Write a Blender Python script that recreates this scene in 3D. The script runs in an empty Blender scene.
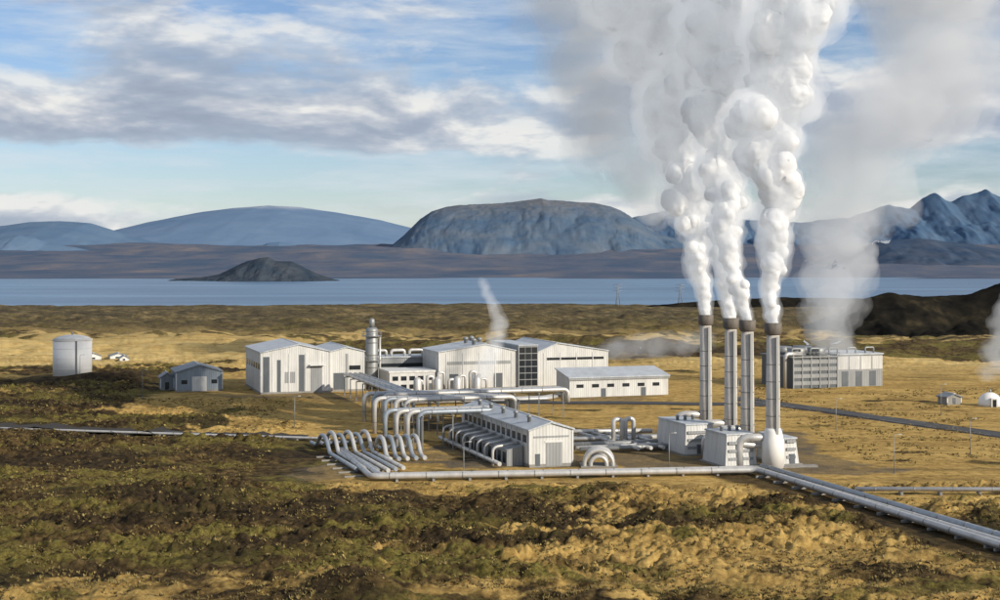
import bpy, math, random
import numpy as np
from mathutils import Vector, Matrix
random.seed(4); RNG=np.random.RandomState(7)
scene=bpy.context.scene
COL=scene.collection

# ------------------------------------------------------------ noise
def _h(i,j,k,seed):
    h=(i*73856093)^(j*19349663)^(k*83492791)^(seed*2654435)
    h=h&0xffffffff
    h=((h^(h>>13))*1274126177)&0xffffffff
    h=((h^(h>>15))*668265263)&0xffffffff
    h=h^(h>>16)
    return (h&0xffffff)/float(0xffffff)
def _f(t): return t*t*t*(t*(t*6-15)+10)
def vn2(x,y,seed=0):
    xi=np.floor(x).astype(np.int64); yi=np.floor(y).astype(np.int64)
    u=_f(x-xi); v=_f(y-yi)
    a=_h(xi,yi,0,seed); b=_h(xi+1,yi,0,seed); c=_h(xi,yi+1,0,seed); d=_h(xi+1,yi+1,0,seed)
    return (a*(1-u)+b*u)*(1-v)+(c*(1-u)+d*u)*v
def vn3(x,y,z,seed=0):
    zi=np.floor(z).astype(np.int64); w=_f(z-zi)
    xi=np.floor(x).astype(np.int64); yi=np.floor(y).astype(np.int64)
    u=_f(x-xi); v=_f(y-yi); r=0
    for dz,ww in ((0,1-w),(1,w)):
        k=zi+dz
        a=_h(xi,yi,k,seed); b=_h(xi+1,yi,k,seed); c=_h(xi,yi+1,k,seed); d=_h(xi+1,yi+1,k,seed)
        r=r+ww*((a*(1-u)+b*u)*(1-v)+(c*(1-u)+d*u)*v)
    return r
def rot2(x,y,i):
    a=0.6+i*1.3; return x*math.cos(a)-y*math.sin(a)+i*17.3, x*math.sin(a)+y*math.cos(a)-i*9.1
def fbm2(x,y,o=4,seed=0):
    s=0;a=.5;t=0
    for i in range(o):
        xx,yy=rot2(x*2**i,y*2**i,i)
        s=s+a*vn2(xx,yy,seed+i); t+=a; a*=.5
    return s/t
def bil2(x,y,o=3,seed=0):
    s=0;a=.5;t=0
    for i in range(o):
        xx,yy=rot2(x*2**i,y*2**i,i)
        s=s+a*np.abs(2*vn2(xx,yy,seed+i)-1); t+=a; a*=.5
    return s/t
def ss(a,b,x):
    t=np.clip((x-a)/(b-a),0,1); return t*t*(3-2*t)

# ------------------------------------------------------------ node helpers
def newmat(name):
    m=bpy.data.materials.new(name); m.use_nodes=True
    nt=m.node_tree; nt.nodes.clear()
    out=nt.nodes.new('ShaderNodeOutputMaterial')
    return m,nt,out
def nd(nt,t,**kw):
    n=nt.nodes.new(t)
    for k,v in kw.items():
        if k=='inp':
            for a,b in v.items(): n.inputs[a].default_value=b
        else: setattr(n,k,v)
    return n
def lk(nt,a,b): nt.links.new(a,b)
def ramp(nt,stops,fac=None):
    r=nd(nt,'ShaderNodeValToRGB'); cr=r.color_ramp
    while len(cr.elements)<len(stops): cr.elements.new(.5)
    for e,(p,c) in zip(cr.elements,stops):
        e.position=p; e.color=(c[0],c[1],c[2],1) if not isinstance(c,(int,float)) else (c,c,c,1)
    if fac is not None: lk(nt,fac,r.inputs[0])
    return r
def noise(nt,vec,scale,detail=5,rough=.55,dist=0):
    n=nd(nt,'ShaderNodeTexNoise',inp={'Scale':scale,'Detail':detail,'Roughness':rough,'Distortion':dist})
    if vec is not None: lk(nt,vec,n.inputs['Vector'])
    return n
def mixc(nt,fac,a,b,mode='MIX'):
    m=nd(nt,'ShaderNodeMix',data_type='RGBA',blend_type=mode)
    for idx,v in ((0,fac),(6,a),(7,b)):
        if isinstance(v,(int,float)): m.inputs[idx].default_value=v
        elif isinstance(v,tuple): m.inputs[idx].default_value=(v[0],v[1],v[2],1)
        else: lk(nt,v,m.inputs[idx])
    return m.outputs[2]
def mth(nt,op,a,b=None,c=None):
    m=nd(nt,'ShaderNodeMath',operation=op)
    for i,v in enumerate((a,b,c)):
        if v is None: continue
        if isinstance(v,(int,float)): m.inputs[i].default_value=v
        else: lk(nt,v,m.inputs[i])
    return m.outputs[0]

def simple(name,col,rough=.6,metal=0,var=.18,scale=.8,bump=0,streak=True):
    m,nt,out=newmat(name)
    tc=nd(nt,'ShaderNodeTexCoord')
    mp=nd(nt,'ShaderNodeMapping'); mp.inputs['Scale'].default_value=(1,1,.25 if streak else 1)
    lk(nt,tc.outputs['Object'],mp.inputs['Vector'])
    n=noise(nt,mp.outputs[0],scale,6,.6)
    n2=noise(nt,mp.outputs[0],scale*7,4,.6)
    f=mth(nt,'ADD',mth(nt,'MULTIPLY',n.outputs[0],.65),mth(nt,'MULTIPLY',n2.outputs[0],.35))
    lo=tuple(c*(1-var*1.6) for c in col); hi=tuple(min(1,c*(1+var*.7)) for c in col)
    r=ramp(nt,[(.3,lo),(.7,hi)],f)
    b=nd(nt,'ShaderNodeBsdfPrincipled',inp={'Roughness':rough,'Metallic':metal})
    lk(nt,r.outputs[0],b.inputs['Base Color'])
    if bump:
        bp=nd(nt,'ShaderNodeBump',inp={'Strength':bump,'Distance':.05}); lk(nt,n2.outputs[0],bp.inputs['Height']); lk(nt,bp.outputs[0],b.inputs['Normal'])
    lk(nt,b.outputs[0],out.inputs[0]); return m
def corrugated(name,col,pitch=.6,rough=.5,var=.12,metal=0.0):
    m,nt,out=newmat(name)
    tc=nd(nt,'ShaderNodeTexCoord'); sp=nd(nt,'ShaderNodeSeparateXYZ'); lk(nt,tc.outputs['Object'],sp.inputs[0])
    u=mth(nt,'ADD',sp.outputs[0],sp.outputs[1])
    w=mth(nt,'SINE',mth(nt,'MULTIPLY',u,2*math.pi/pitch))
    pan=mth(nt,'FRACT',mth(nt,'DIVIDE',u,3.1))
    seam=mth(nt,'LESS_THAN',pan,.035)
    mp=nd(nt,'ShaderNodeMapping'); mp.inputs['Scale'].default_value=(1,1,.2); lk(nt,tc.outputs['Object'],mp.inputs[0])
    n=noise(nt,mp.outputs[0],.5,6,.65)
    lo=tuple(c*(1-var*1.8) for c in col); hi=tuple(min(1,c*(1+var)) for c in col)
    r=ramp(nt,[(.3,lo),(.7,hi)],n.outputs[0])
    c=mixc(nt,mth(nt,'MULTIPLY',seam,.25),r.outputs[0],(.15,.15,.15))
    c=mixc(nt,mth(nt,'MULTIPLY',mth(nt,'ADD',w,1.),.05),c,(.1,.1,.1))
    b=nd(nt,'ShaderNodeBsdfPrincipled',inp={'Roughness':rough,'Metallic':metal})
    lk(nt,c,b.inputs['Base Color'])
    bp=nd(nt,'ShaderNodeBump',inp={'Strength':.35,'Distance':.05}); lk(nt,w,bp.inputs['Height']); lk(nt,bp.outputs[0],b.inputs['Normal'])
    lk(nt,b.outputs[0],out.inputs[0]); return m

M_wall=corrugated('white_cladding',(.58,.58,.56))
M_wall2=corrugated('grey_cladding',(.27,.28,.285))
M_blue=corrugated('bluegrey_cladding',(.22,.27,.32))
M_roof=corrugated('pale_metal_roof',(.46,.49,.52),pitch=.9,rough=.45)
M_roofd=corrugated('grey_metal_roof',(.18,.20,.22),pitch=.9)
M_trim=simple('trim_white',(.66,.66,.64),.5)
M_dark=simple('dark_glazing',(.02,.025,.03),.2,var=.3)
M_door=simple('door_grey',(.085,.10,.115),.5)
M_alu=simple('aluminium_cladding',(.56,.55,.53),.42,.35,.18)
M_alub=simple('bluish_aluminium',(.34,.38,.42),.4,.4,.18)
M_ring=simple('steel_band',(.25,.25,.24),.5,.4)
M_steel=simple('galvanised_steel',(.28,.29,.29),.5,.4)
M_rust=simple('weathered_steel_cap',(.15,.13,.11),.8,.0,.3)
M_conc=simple('concrete',(.26,.25,.23),.85,0,.2,bump=.4)
M_stack=simple('stack_cladding',(.56,.52,.47),.5,.1,.25)
M_tank=simple('tank_cladding',(.80,.79,.76),.55,0,.05)
M_asph=simple('asphalt',(.055,.055,.058),.9,0,.2,streak=False)
M_black=simple('black_soil',(.03,.025,.02),.95,0,.3,streak=False)
M_paint=simple('paint_white',(.8,.8,.78),.6)

# ------------------------------------------------------------ builder
def mk(name,vs,fs,mat,parent=None,smooth=False):
    me=bpy.data.meshes.new(name); me.from_pydata([tuple(v) for v in vs],[],fs); me.update()
    if smooth: me.polygons.foreach_set('use_smooth',[True]*len(me.polygons))
    me.materials.append(mat)
    o=bpy.data.objects.new(name,me); COL.objects.link(o)
    if parent: o.parent=parent
    return o
class Ob:
    def __init__(s,name,loc=(0,0,0),rot=0):
        s.e=bpy.data.objects.new(name,None); s.e.empty_display_size=1; COL.objects.link(s.e)
        s.e.location=loc; s.e.rotation_euler=(0,0,math.radians(rot)); s.p={}
    def add(s,part,mat,vs,fs,sm=False):
        d=s.p.setdefault(part,[mat,[],[],sm]); o=len(d[1])
        d[1].extend(vs); d[2].extend([tuple(i+o for i in f) for f in fs])
    def box(s,part,mat,x0,x1,y0,y1,z0,z1):
        v=[(x0,y0,z0),(x1,y0,z0),(x1,y1,z0),(x0,y1,z0),(x0,y0,z1),(x1,y0,z1),(x1,y1,z1),(x0,y1,z1)]
        s.add(part,mat,v,[(0,3,2,1),(4,5,6,7),(0,1,5,4),(1,2,6,5),(2,3,7,6),(3,0,4,7)])
    def lathe(s,part,mat,cx,cy,prof,n=28,sm=True,cap=True):
        v=[];f=[]
        for r,z in prof:
            for i in range(n):
                a=2*math.pi*i/n; v.append((cx+r*math.cos(a),cy+r*math.sin(a),z))
        for k in range(len(prof)-1):
            for i in range(n):
                j=(i+1)%n; f.append((k*n+i,k*n+j,(k+1)*n+j,(k+1)*n+i))
        if cap: f.append(tuple(range(n-1,-1,-1))); f.append(tuple((len(prof)-1)*n+i for i in range(n)))
        s.add(part,mat,v,f,sm)
    def tube(s,part,mat,pts,r,n=12,bend=1.2,rings=0,ringmat=None):
        P=[Vector(p) for p in pts]; Q=[P[0]]
        for i in range(1,len(P)-1):
            a,b,c=P[i-1],P[i],P[i+1]
            d1=(a-b);d2=(c-b); t=min(bend,d1.length*.45,d2.length*.45)
            if t<.05: Q.append(b); continue
            p0=b+d1.normalized()*t; p2=b+d2.normalized()*t
            for k in range(7):
                u=k/6; Q.append((1-u)**2*p0+2*u*(1-u)*b+u*u*p2)
        Q.append(P[-1])
        v=[];f=[];up=None
        for i,q in enumerate(Q):
            if i==0:t=Q[1]-Q[0]
            elif i==len(Q)-1:t=Q[-1]-Q[-2]
            else:t=Q[i+1]-Q[i-1]
            t.normalize()
            if up is None:
                up=Vector((0,0,1)) if abs(t.z)<.9 else Vector((1,0,0))
            up=(up-t*up.dot(t)).normalized(); sd=t.cross(up)
            for k in range(n):
                a=2*math.pi*k/n; v.append(tuple(q+up*(r*math.cos(a))+sd*(r*math.sin(a))))
        for i in range(len(Q)-1):
            for k in range(n):
                j=(k+1)%n; f.append((i*n+k,i*n+j,(i+1)*n+j,(i+1)*n+k))
        f.append(tuple(range(n-1,-1,-1))); f.append(tuple((len(Q)-1)*n+i for i in range(n)))
        s.add(part,mat,v,f,True)
        if rings:
            for a,b in zip(P[:-1],P[1:]):
                L=(b-a).length
                if L<rings*.8: continue
                d=(b-a).normalized(); k=int(L/rings)
                for i in range(k):
                    c=a+d*(rings*(i+.5)); s.tube(part+'_bands',ringmat or M_ring,[c-d*.08,c+d*.08],r*1.07,n)
    def sleepers(s,a,b,step,w,z1,z0=-.4,mat=None):
        a=Vector(a);b=Vector(b);d=(b-a);L=d.length;d.normalize();sd=Vector((-d.y,d.x,0))
        k=int(L/step)
        for i in range(k+1):
            c=a+d*(i*step); v=[]
            for z in (z0,z1):
                for e,g in ((-1,-1),(1,-1),(1,1),(-1,1)):
                    p=c+sd*(e*w/2)+d*(g*.2); v.append((p.x,p.y,z))
            s.add('supports',mat or M_conc,v,[(0,3,2,1),(4,5,6,7),(0,1,5,4),(1,2,6,5),(2,3,7,6),(3,0,4,7)])
    def done(s):
        for k,(m,v,f,sm) in s.p.items():
            o=mk(k,v,f,m,s.e,sm)
            if sm:
                for p in o.data.polygons:
                    if len(p.vertices)>4: p.use_smooth=False
        return s.e

def gable(o,x0,w,y0,l,he,hr,wall,roof,rx=.5,pre='',ov=.35,plinth=True):
    xr=x0+w*rx
    v=[(x0,y0,0),(x0+w,y0,0),(x0+w,y0,he),(xr,y0,hr),(x0,y0,he)]
    v+=[(a,y0+l,c) for a,b,c in v]
    o.add(pre+'walls',wall,v,[(0,1,2,3,4),(9,8,7,6,5),(0,5,6,1),(1,6,7,2),(4,9,5,0)])
    for (ax,az,bx,bz) in ((x0-ov,he-ov*(hr-he)/(xr-x0),xr,hr),(x0+w+ov,he-ov*(hr-he)/(x0+w-xr),xr,hr)):
        v=[(ax,y0-ov,az+.02),(bx,y0-ov,bz+.02),(bx,y0-ov,bz+.3),(ax,y0-ov,az+.3)]
        v+=[(p[0],y0+l+ov,p[2]) for p in v]
        o.add(pre+'roof',roof,v,[(0,1,2,3),(7,6,5,4),(3,2,6,7),(0,4,5,1),(0,3,7,4),(1,5,6,2)])
    o.tube(pre+'ridge_cap',M_trim,[(xr,y0-ov,hr+.28),(xr,y0+l+ov,hr+.28)],.16,8)
    if plinth: o.box(pre+'plinth',M_conc,x0-.06,x0+w+.06,y0-.06,y0+l+.06,-.5,.6)
    for x in (x0,x0+w): o.box(pre+'corner_trim',M_trim,x-.14,x+.14,y0-.09,y0+.12,.61,he-.12)

# ------------------------------------------------------------ ground
LINE=[((43.3,237.7),(63,176)),((63,176),(91,90))]
def dseg(x,y,a,b):
    ax,ay=a;bx,by=b;dx,dy=bx-ax,by-ay
    t=np.clip(((x-ax)*dx+(y-ay)*dy)/(dx*dx+dy*dy),0,1)
    return np.hypot(x-ax-t*dx,y-ay-t*dy)
def flatm(x,y):
    f=ss(-48,-36,x)*ss(222,229,y)*(1-ss(440,520,y))*(1-ss(150,220,x))
    f=np.maximum(f,ss(-62,-44,x)*ss(300,320,y)*(1-ss(440,520,y))*(1-ss(-40,0,x)))
    g=ss(-110,-90,x)*ss(355,372,y)*(1-ss(430,480,y))*(1-ss(-60,-40,x))
    f=np.maximum(f,g)
    dl=np.minimum(dseg(x,y,*LINE[0]),dseg(x,y,*LINE[1]))
    f=np.maximum(f,1-ss(4,10,dl))
    f=np.maximum(f,1-ss(2,6,dseg(x,y,(-150,309),(-40,283))))
    f=np.maximum(f,1-ss(2,6,dseg(x,y,(54,216.5),(140,215))))
    return f
def height(x,y):
    n=(fbm2(x/38,y/30,4,3)-.5)*3.0
    b=bil2(x/7.5,y/5.5,4,11)
    b2=bil2(x/2.6,y/2.1,3,23)
    sm=fbm2(x/1.0,y/.9,2,31)
    near=1-ss(420,600,y)
    rough=.6+1.0*ss(.35,.65,fbm2(x/30,y/18,3,44))
    z=n+((b*1.6-.5)+(b2*1.1+(sm-.5)*.7)*rough)*near + (1-near)*(bil2(x/30,y/26,4,17)*6.5-2.6)
    z=z*(1-.94*flatm(x,y))
    z=z+3.3*np.exp(-((x+15.5)/6.0)**2-((y-148)/5)**2)
    d=np.hypot(x+131,y-431); z=np.where(d<30,z*ss(12,26,d)+1.3*(1-ss(10,19,d)),z)
    z=z+3.0*np.exp(-((x+118)/10)**2-((y-418)/6)**2)
    z=z+ (7*ss(.3,.7,fbm2(x/60,y/40,3,5)))*np.exp(-((x-78)/38)**2-((y-545)/30)**2)
    sh=1195+60*(fbm2(x/220,y*0,3,77)-.5)*2
    z=np.where(y>900,z*(1-.6*ss(900,1150,y)),z)
    z=z-8*ss(sh-10,sh+60,y)
    far=ss(3080,3180,y+120*(fbm2(x/500,x*0,3,78)-.5))
    zf=-4+7*far+ (ss(3150,7600,y)*118+ss(7600,12000,y)*50)+far*(fbm2(x/500,y/300,5,51)-.5)*(20+35*ss(3200,6000,y))
    z=np.where(y>2400,zf,z)
    return z
rows=np.concatenate([np.arange(100,135,1.5),np.arange(135,260,.38),np.arange(260,340,.6),np.arange(340,480,1.2),np.geomspace(480,1300,200),np.geomspace(1310,3000,12),np.geomspace(3050,14000,150),[20000,40000]])
ts=np.concatenate([np.linspace(-1.3,-.42,60)[:-1],np.linspace(-.42,.42,960),np.linspace(.42,1.3,60)[1:]])
T,Y=np.meshgrid(ts,rows); X=T*Y
Z=height(X,Y)
nr,nc=X.shape
me=bpy.data.meshes.new('ground')
me.vertices.add(nr*nc); me.vertices.foreach_set('co',np.stack([X,Y,Z],-1).reshape(-1).astype(np.float32))
idx=np.arange(nr*nc).reshape(nr,nc)
q=np.stack([idx[:-1,:-1],idx[:-1,1:],idx[1:,1:],idx[1:,:-1]],-1).reshape(-1,4)
me.loops.add(q.size); me.loops.foreach_set('vertex_index',q.reshape(-1))
me.polygons.add(len(q)); me.polygons.foreach_set('loop_start',np.arange(0,q.size,4))
me.polygons.foreach_set('use_smooth',np.ones(len(q),bool)); me.update(calc_edges=True)
wx=X+14*(fbm2(X/16,Y/14,4,61)-.5)*2; wy=Y+16*(fbm2(X/18,Y/14,4,62)-.5)*2
gold=np.zeros_like(X)
def rz(x0,x1,y0,y1,f,v=1.):
    return v*ss(x0-f,x0+f,wx)*(1-ss(x1-f,x1+f,wx))*ss(y0-f,y0+f,wy)*(1-ss(y1-f,y1+f,wy))
for z in (rz(-600,-88,488,650,6,1.),rz(-90,400,330,520,8,.92),rz(-62,-20,285,352,5,1.),rz(12,300,205,335,8,.95),rz(-24,40,222,300,6,.85),
          rz(90,160,225,330,5,1.),rz(-60,8,149,160,3,.62),rz(0,200,120,215,8,.40),rz(-28,10,166,174,2,.4),rz(-400,-88,380,490,6,.25),rz(-300,500,640,760,20,.4)):
    gold=np.maximum(gold,z)
patch=fbm2(X/6,Y/4,5,71); patch2=fbm2(X/34,Y/11,5,72)
lowf=(Y<700)*(gold>.02)
gold=np.clip(gold+((patch-.5)*1.6+(patch2-.5)*1.3)*lowf,0,1)
grav=np.zeros_like(X)
for z in (rz(20,66,240,296,1.5,.7),rz(-30,-16,236,268,1.0,.5),rz(-14,16,243,290,1.5,.8),rz(-76,40,362,380,2,.5)):
    grav=np.maximum(grav,z)
grav=np.clip(grav*(.5+patch),0,1)
blk=(1-ss(3,6.5,np.minimum(dseg(X+3,Y,*LINE[0]),dseg(X+3,Y,*LINE[1]))+5*(patch-.5)))  # dark lava plus painted pipeline shadow on its left side
blk=np.maximum(blk,np.exp(-((X+124)/34)**2-((Y-415)/14)**2)*1.5*(patch+.25))
blk=np.maximum(blk,.8*rz(30,130,500,600,10,1)); blk=np.maximum(blk,ss(.48,.62,fbm2(X/22,Y/9,5,121))*.85*(gold<.45)*(Y<480))
blk=np.maximum(blk,np.exp(-((X+15.5)/8)**2-((Y-147)/6)**2)*.9); blk=np.clip(blk,0,1)
moss=np.clip(ss(.10,.42,bil2(X/2.6,Y/2.1,3,23))*ss(.42,.60,fbm2(X/13,Y/7,5,91)),0,1)
at=me.attributes.new('zone','FLOAT_COLOR','POINT')
at.data.foreach_set('color',np.stack([gold,grav,moss,blk],-1).reshape(-1).astype(np.float32))
G,nt,out=newmat('ground')
geo=nd(nt,'ShaderNodeNewGeometry'); pos=geo.outputs['Position']
att=nd(nt,'ShaderNodeAttribute',attribute_name='zone'); sc=nd(nt,'ShaderNodeSeparateColor'); lk(nt,att.outputs['Color'],sc.inputs[0])
n1=noise(nt,pos,.55,9,.74); n2=noise(nt,pos,.07,6,.6); n3=noise(nt,pos,1.6,6,.78); n4=noise(nt,pos,.025,5,.6)
heath=ramp(nt,[(.38,(.018,.012,.006)),(.47,(.052,.035,.015)),(.55,(.105,.070,.028)),(.66,(.20,.14,.055))],n1.outputs[0]).outputs[0]
mossc=ramp(nt,[(.32,(.038,.033,.011)),(.48,(.145,.120,.030)),(.66,(.31,.265,.068))],n3.outputs[0]).outputs[0]
heath=mixc(nt,mth(nt,'MULTIPLY',sc.outputs[2],.8),heath,mossc)
gr=ramp(nt,[(.36,(.15,.098,.032)),(.45,(.35,.225,.070)),(.54,(.53,.355,.115)),(.66,(.66,.47,.175))],mth(nt,'ADD',mth(nt,'MULTIPLY',n1.outputs[0],.7),mth(nt,'MULTIPLY',n2.outputs[0],.3))).outputs[0]
mps=nd(nt,'ShaderNodeMapping'); mps.inputs['Scale'].default_value=(.022,.16,1); mps.inputs['Rotation'].default_value=(0,0,-.12); lk(nt,pos,mps.inputs[0])
n7=noise(nt,mps.outputs[0],1.,7,.65)
gr=mixc(nt,ramp(nt,[(.50,0.),(.68,.6)],n7.outputs[0]).outputs[0],gr,(.14,.088,.032))
sp=nd(nt,'ShaderNodeSeparateXYZ'); lk(nt,pos,sp.inputs[0])
pl_=nd(nt,'ShaderNodeMapRange',inp={'From Min':440,'From Max':500}); lk(nt,sp.outputs[1],pl_.inputs[0])
gr=mixc(nt,mth(nt,'MULTIPLY',pl_.outputs[0],.6),gr,ramp(nt,[(.4,(.42,.29,.11)),(.6,(.76,.58,.25))],n7.outputs[0]).outputs[0])
gm=ramp(nt,[(.36,0.),(.58,1.)],mth(nt,'ADD',mth(nt,'MULTIPLY',sc.outputs[0],.64),mth(nt,'MULTIPLY',n3.outputs[0],.36)))
c=mixc(nt,gm.outputs[0],heath,gr)
grv=ramp(nt,[(.35,(.06,.053,.043)),(.65,(.16,.14,.11))],n3.outputs[0]).outputs[0]
c=mixc(nt,sc.outputs[1],c,grv)
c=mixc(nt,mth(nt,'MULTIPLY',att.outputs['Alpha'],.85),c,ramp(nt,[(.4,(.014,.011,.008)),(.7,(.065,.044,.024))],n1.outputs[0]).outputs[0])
mid=nd(nt,'ShaderNodeMapRange',inp={'From Min':580,'From Max':900}); lk(nt,sp.outputs[1],mid.inputs[0])
n6=noise(nt,pos,.12,7,.78)
midc=ramp(nt,[(.40,(.032,.028,.022)),(.48,(.082,.065,.038)),(.54,(.145,.112,.052)),(.61,(.28,.21,.11))],mth(nt,'ADD',mth(nt,'MULTIPLY',n6.outputs[0],.65),mth(nt,'MULTIPLY',n4.outputs[0],.35))).outputs[0]
c=mixc(nt,mth(nt,'MULTIPLY',mid.outputs[0],.85),c,midc)
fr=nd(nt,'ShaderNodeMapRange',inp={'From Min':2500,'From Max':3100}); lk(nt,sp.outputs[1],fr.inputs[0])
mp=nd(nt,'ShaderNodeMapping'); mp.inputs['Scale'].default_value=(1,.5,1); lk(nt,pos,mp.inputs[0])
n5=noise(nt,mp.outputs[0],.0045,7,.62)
farc=ramp(nt,[(.38,(.060,.090,.145)),(.5,(.090,.110,.155)),(.60,(.125,.13,.16)),(.70,(.19,.165,.165))],n5.outputs[0]).outputs[0]  # far land tones with bluish air haze mixed into the colour
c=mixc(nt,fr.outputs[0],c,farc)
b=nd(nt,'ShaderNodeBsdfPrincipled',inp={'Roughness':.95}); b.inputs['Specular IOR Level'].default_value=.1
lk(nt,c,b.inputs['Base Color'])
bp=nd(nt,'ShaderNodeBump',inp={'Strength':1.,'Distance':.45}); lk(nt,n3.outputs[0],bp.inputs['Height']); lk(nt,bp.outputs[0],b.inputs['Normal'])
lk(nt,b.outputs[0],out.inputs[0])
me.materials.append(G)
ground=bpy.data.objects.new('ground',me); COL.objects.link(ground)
def gz(x,y): return float(height(np.array([float(x)]),np.array([float(y)]))[0])

# tufts of grass and heather (one mesh)
N=60000
ty=RNG.uniform(0,1,N)**1.2*260+140; tx=(RNG.uniform(-.42,.42,N))*ty
fl=flatm(tx,ty)
keep=((fl<.5)&(fbm2(tx/5,ty/3.5,3,13)>.46))|((fl>=.5)&(ty>250)&(fbm2(tx/8,ty/5,3,14)>.60)&(tx>66))
tx=tx[keep];ty=ty[keep]
tz=height(tx,ty); vs=[];fs=[]
for x,y,z in zip(tx,ty,tz):
    k=random.randint(4,5); R=random.uniform(.10,.30)*(1+ (y-140)/400); hh=random.uniform(.10,.38)
    for i in range(k):
        a=random.uniform(0,6.28); w=R*.5; o=len(vs)
        bx,by=x+math.cos(a)*R*.3,y+math.sin(a)*R*.3
        vs+= [(bx-math.sin(a)*w,by+math.cos(a)*w,z-.05),(bx+math.sin(a)*w,by-math.cos(a)*w,z-.05),(x+math.cos(a)*R*1.3,y+math.sin(a)*R*1.3,z+hh)]
        fs.append((o,o+1,o+2))
Mt,nt,out=newmat('tuft_foliage')
geo=nd(nt,'ShaderNodeNewGeometry'); n=noise(nt,geo.outputs['Position'],.35,5,.75)
r=ramp(nt,[(.34,(.045,.028,.012)),(.46,(.115,.080,.026)),(.55,(.21,.16,.05)),(.66,(.40,.30,.10))],n.outputs[0])
b=nd(nt,'ShaderNodeBsdfPrincipled',inp={'Roughness':.9}); lk(nt,r.outputs[0],b.inputs['Base Color']); lk(nt,b.outputs[0],out.inputs[0])
mk('heath_grass_tufts',vs,fs,Mt)

# ------------------------------------------------------------ lake
W,nt,out=newmat('lake_water')
geo=nd(nt,'ShaderNodeNewGeometry')
mp=nd(nt,'ShaderNodeMapping'); mp.inputs['Scale'].default_value=(.25,1,1); lk(nt,geo.outputs['Position'],mp.inputs[0])
nw=noise(nt,mp.outputs[0],.12,5,.6); nw2=noise(nt,mp.outputs[0],.006,5,.6)
b=nd(nt,'ShaderNodeBsdfPrincipled',inp={'Roughness':.3,'IOR':1.33})
lk(nt,ramp(nt,[(.4,(.03,.095,.19)),(.62,(.09,.19,.31))],nw2.outputs[0]).outputs[0],b.inputs['Base Color'])
bp=nd(nt,'ShaderNodeBump',inp={'Strength':.7,'Distance':1.4}); lk(nt,nw.outputs[0],bp.inputs['Height']); lk(nt,bp.outputs[0],b.inputs['Normal'])
lk(nt,b.outputs[0],out.inputs[0])
mk('lake_water',[(-6000,1000,-1.5),(6000,1000,-1.5),(6000,3400,-1.5),(-6000,3400,-1.5)],[(0,1,2,3)],W)

# ------------------------------------------------------------ mountains
def rockmat(name,stops,scale,zs=None):
    m,nt,out=newmat(name); geo=nd(nt,'ShaderNodeNewGeometry')
    n=noise(nt,geo.outputs['Position'],scale,8,.65)
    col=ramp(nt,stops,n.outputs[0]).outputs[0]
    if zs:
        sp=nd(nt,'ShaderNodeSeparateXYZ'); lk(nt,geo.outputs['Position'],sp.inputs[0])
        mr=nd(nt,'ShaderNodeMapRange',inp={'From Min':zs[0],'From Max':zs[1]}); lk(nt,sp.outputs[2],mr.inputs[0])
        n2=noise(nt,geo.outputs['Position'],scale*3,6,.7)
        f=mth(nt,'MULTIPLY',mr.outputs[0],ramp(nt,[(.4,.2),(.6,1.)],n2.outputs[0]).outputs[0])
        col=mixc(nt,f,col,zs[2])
    b=nd(nt,'ShaderNodeBsdfPrincipled',inp={'Roughness':1.}); b.inputs['Specular IOR Level'].default_value=0
    lk(nt,col,b.inputs['Base Color']); lk(nt,b.outputs[0],out.inputs[0]); return m
def mountain(name,Y0,pts,df,db,mat,amp,cell,gs,pw=1.,base=-10,nx=260,ny=90,seed=0):
    px=np.array([p[0] for p in pts],float); pz=np.array([p[1] for p in pts],float)
    xs=np.linspace(px[0],px[-1],nx); tt=np.linspace(-1,1,ny)
    Xm,Tm=np.meshgrid(xs,tt); Ym=Y0+np.where(Tm<0,Tm*df,Tm*db)
    prof=np.interp(Xm,px,pz)
    g=1-np.abs(Tm)**pw
    edge=ss(0,.06,(Xm-px[0])/(px[-1]-px[0]))*ss(0,.06,(px[-1]-Xm)/(px[-1]-px[0]))
    wxx=Xm+cell*.8*(fbm2(Xm/cell,Ym/cell,3,seed+5)-.5)
    gul=bil2(wxx/cell,Ym/(cell*gs),5,seed)
    sl=4*g*(1-g)
    Zm=base+(prof-base)*g-amp*(1-gul)*(.25+sl)*edge*np.clip(np.abs(Tm)*6,.12,1)+amp*.25*(fbm2(Xm/cell*3,Ym/cell*3,4,seed+9)-.5)
    vs=np.stack([Xm,Ym,Zm],-1).reshape(-1,3); ii=np.arange(nx*ny).reshape(ny,nx)
    q=np.stack([ii[:-1,:-1],ii[:-1,1:],ii[1:,1:],ii[1:,:-1]],-1).reshape(-1,4)
    return mk(name,vs.tolist(),q.tolist(),mat,None,True)
R_sh=rockmat('haze_blue_rock',[(.35,(.115,.185,.29)),(.65,(.145,.215,.32))],.002,(455,510,(.48,.50,.54)))  # blue distance haze is painted into the far rock colours
R_lf=rockmat('haze_tinted_rock',[(.35,(.09,.15,.24)),(.65,(.12,.18,.265))],.004)
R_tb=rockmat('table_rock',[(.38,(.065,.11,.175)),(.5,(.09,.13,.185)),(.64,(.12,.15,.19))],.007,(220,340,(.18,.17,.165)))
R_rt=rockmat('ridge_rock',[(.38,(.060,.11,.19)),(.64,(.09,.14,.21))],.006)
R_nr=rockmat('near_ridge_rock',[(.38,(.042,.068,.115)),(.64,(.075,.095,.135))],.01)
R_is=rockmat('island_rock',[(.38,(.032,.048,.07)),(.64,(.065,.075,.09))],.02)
R_dk=rockmat('dark_lava_hill',[(.38,(.008,.008,.008)),(.55,(.020,.018,.014)),(.7,(.06,.048,.028))],.05)
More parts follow.
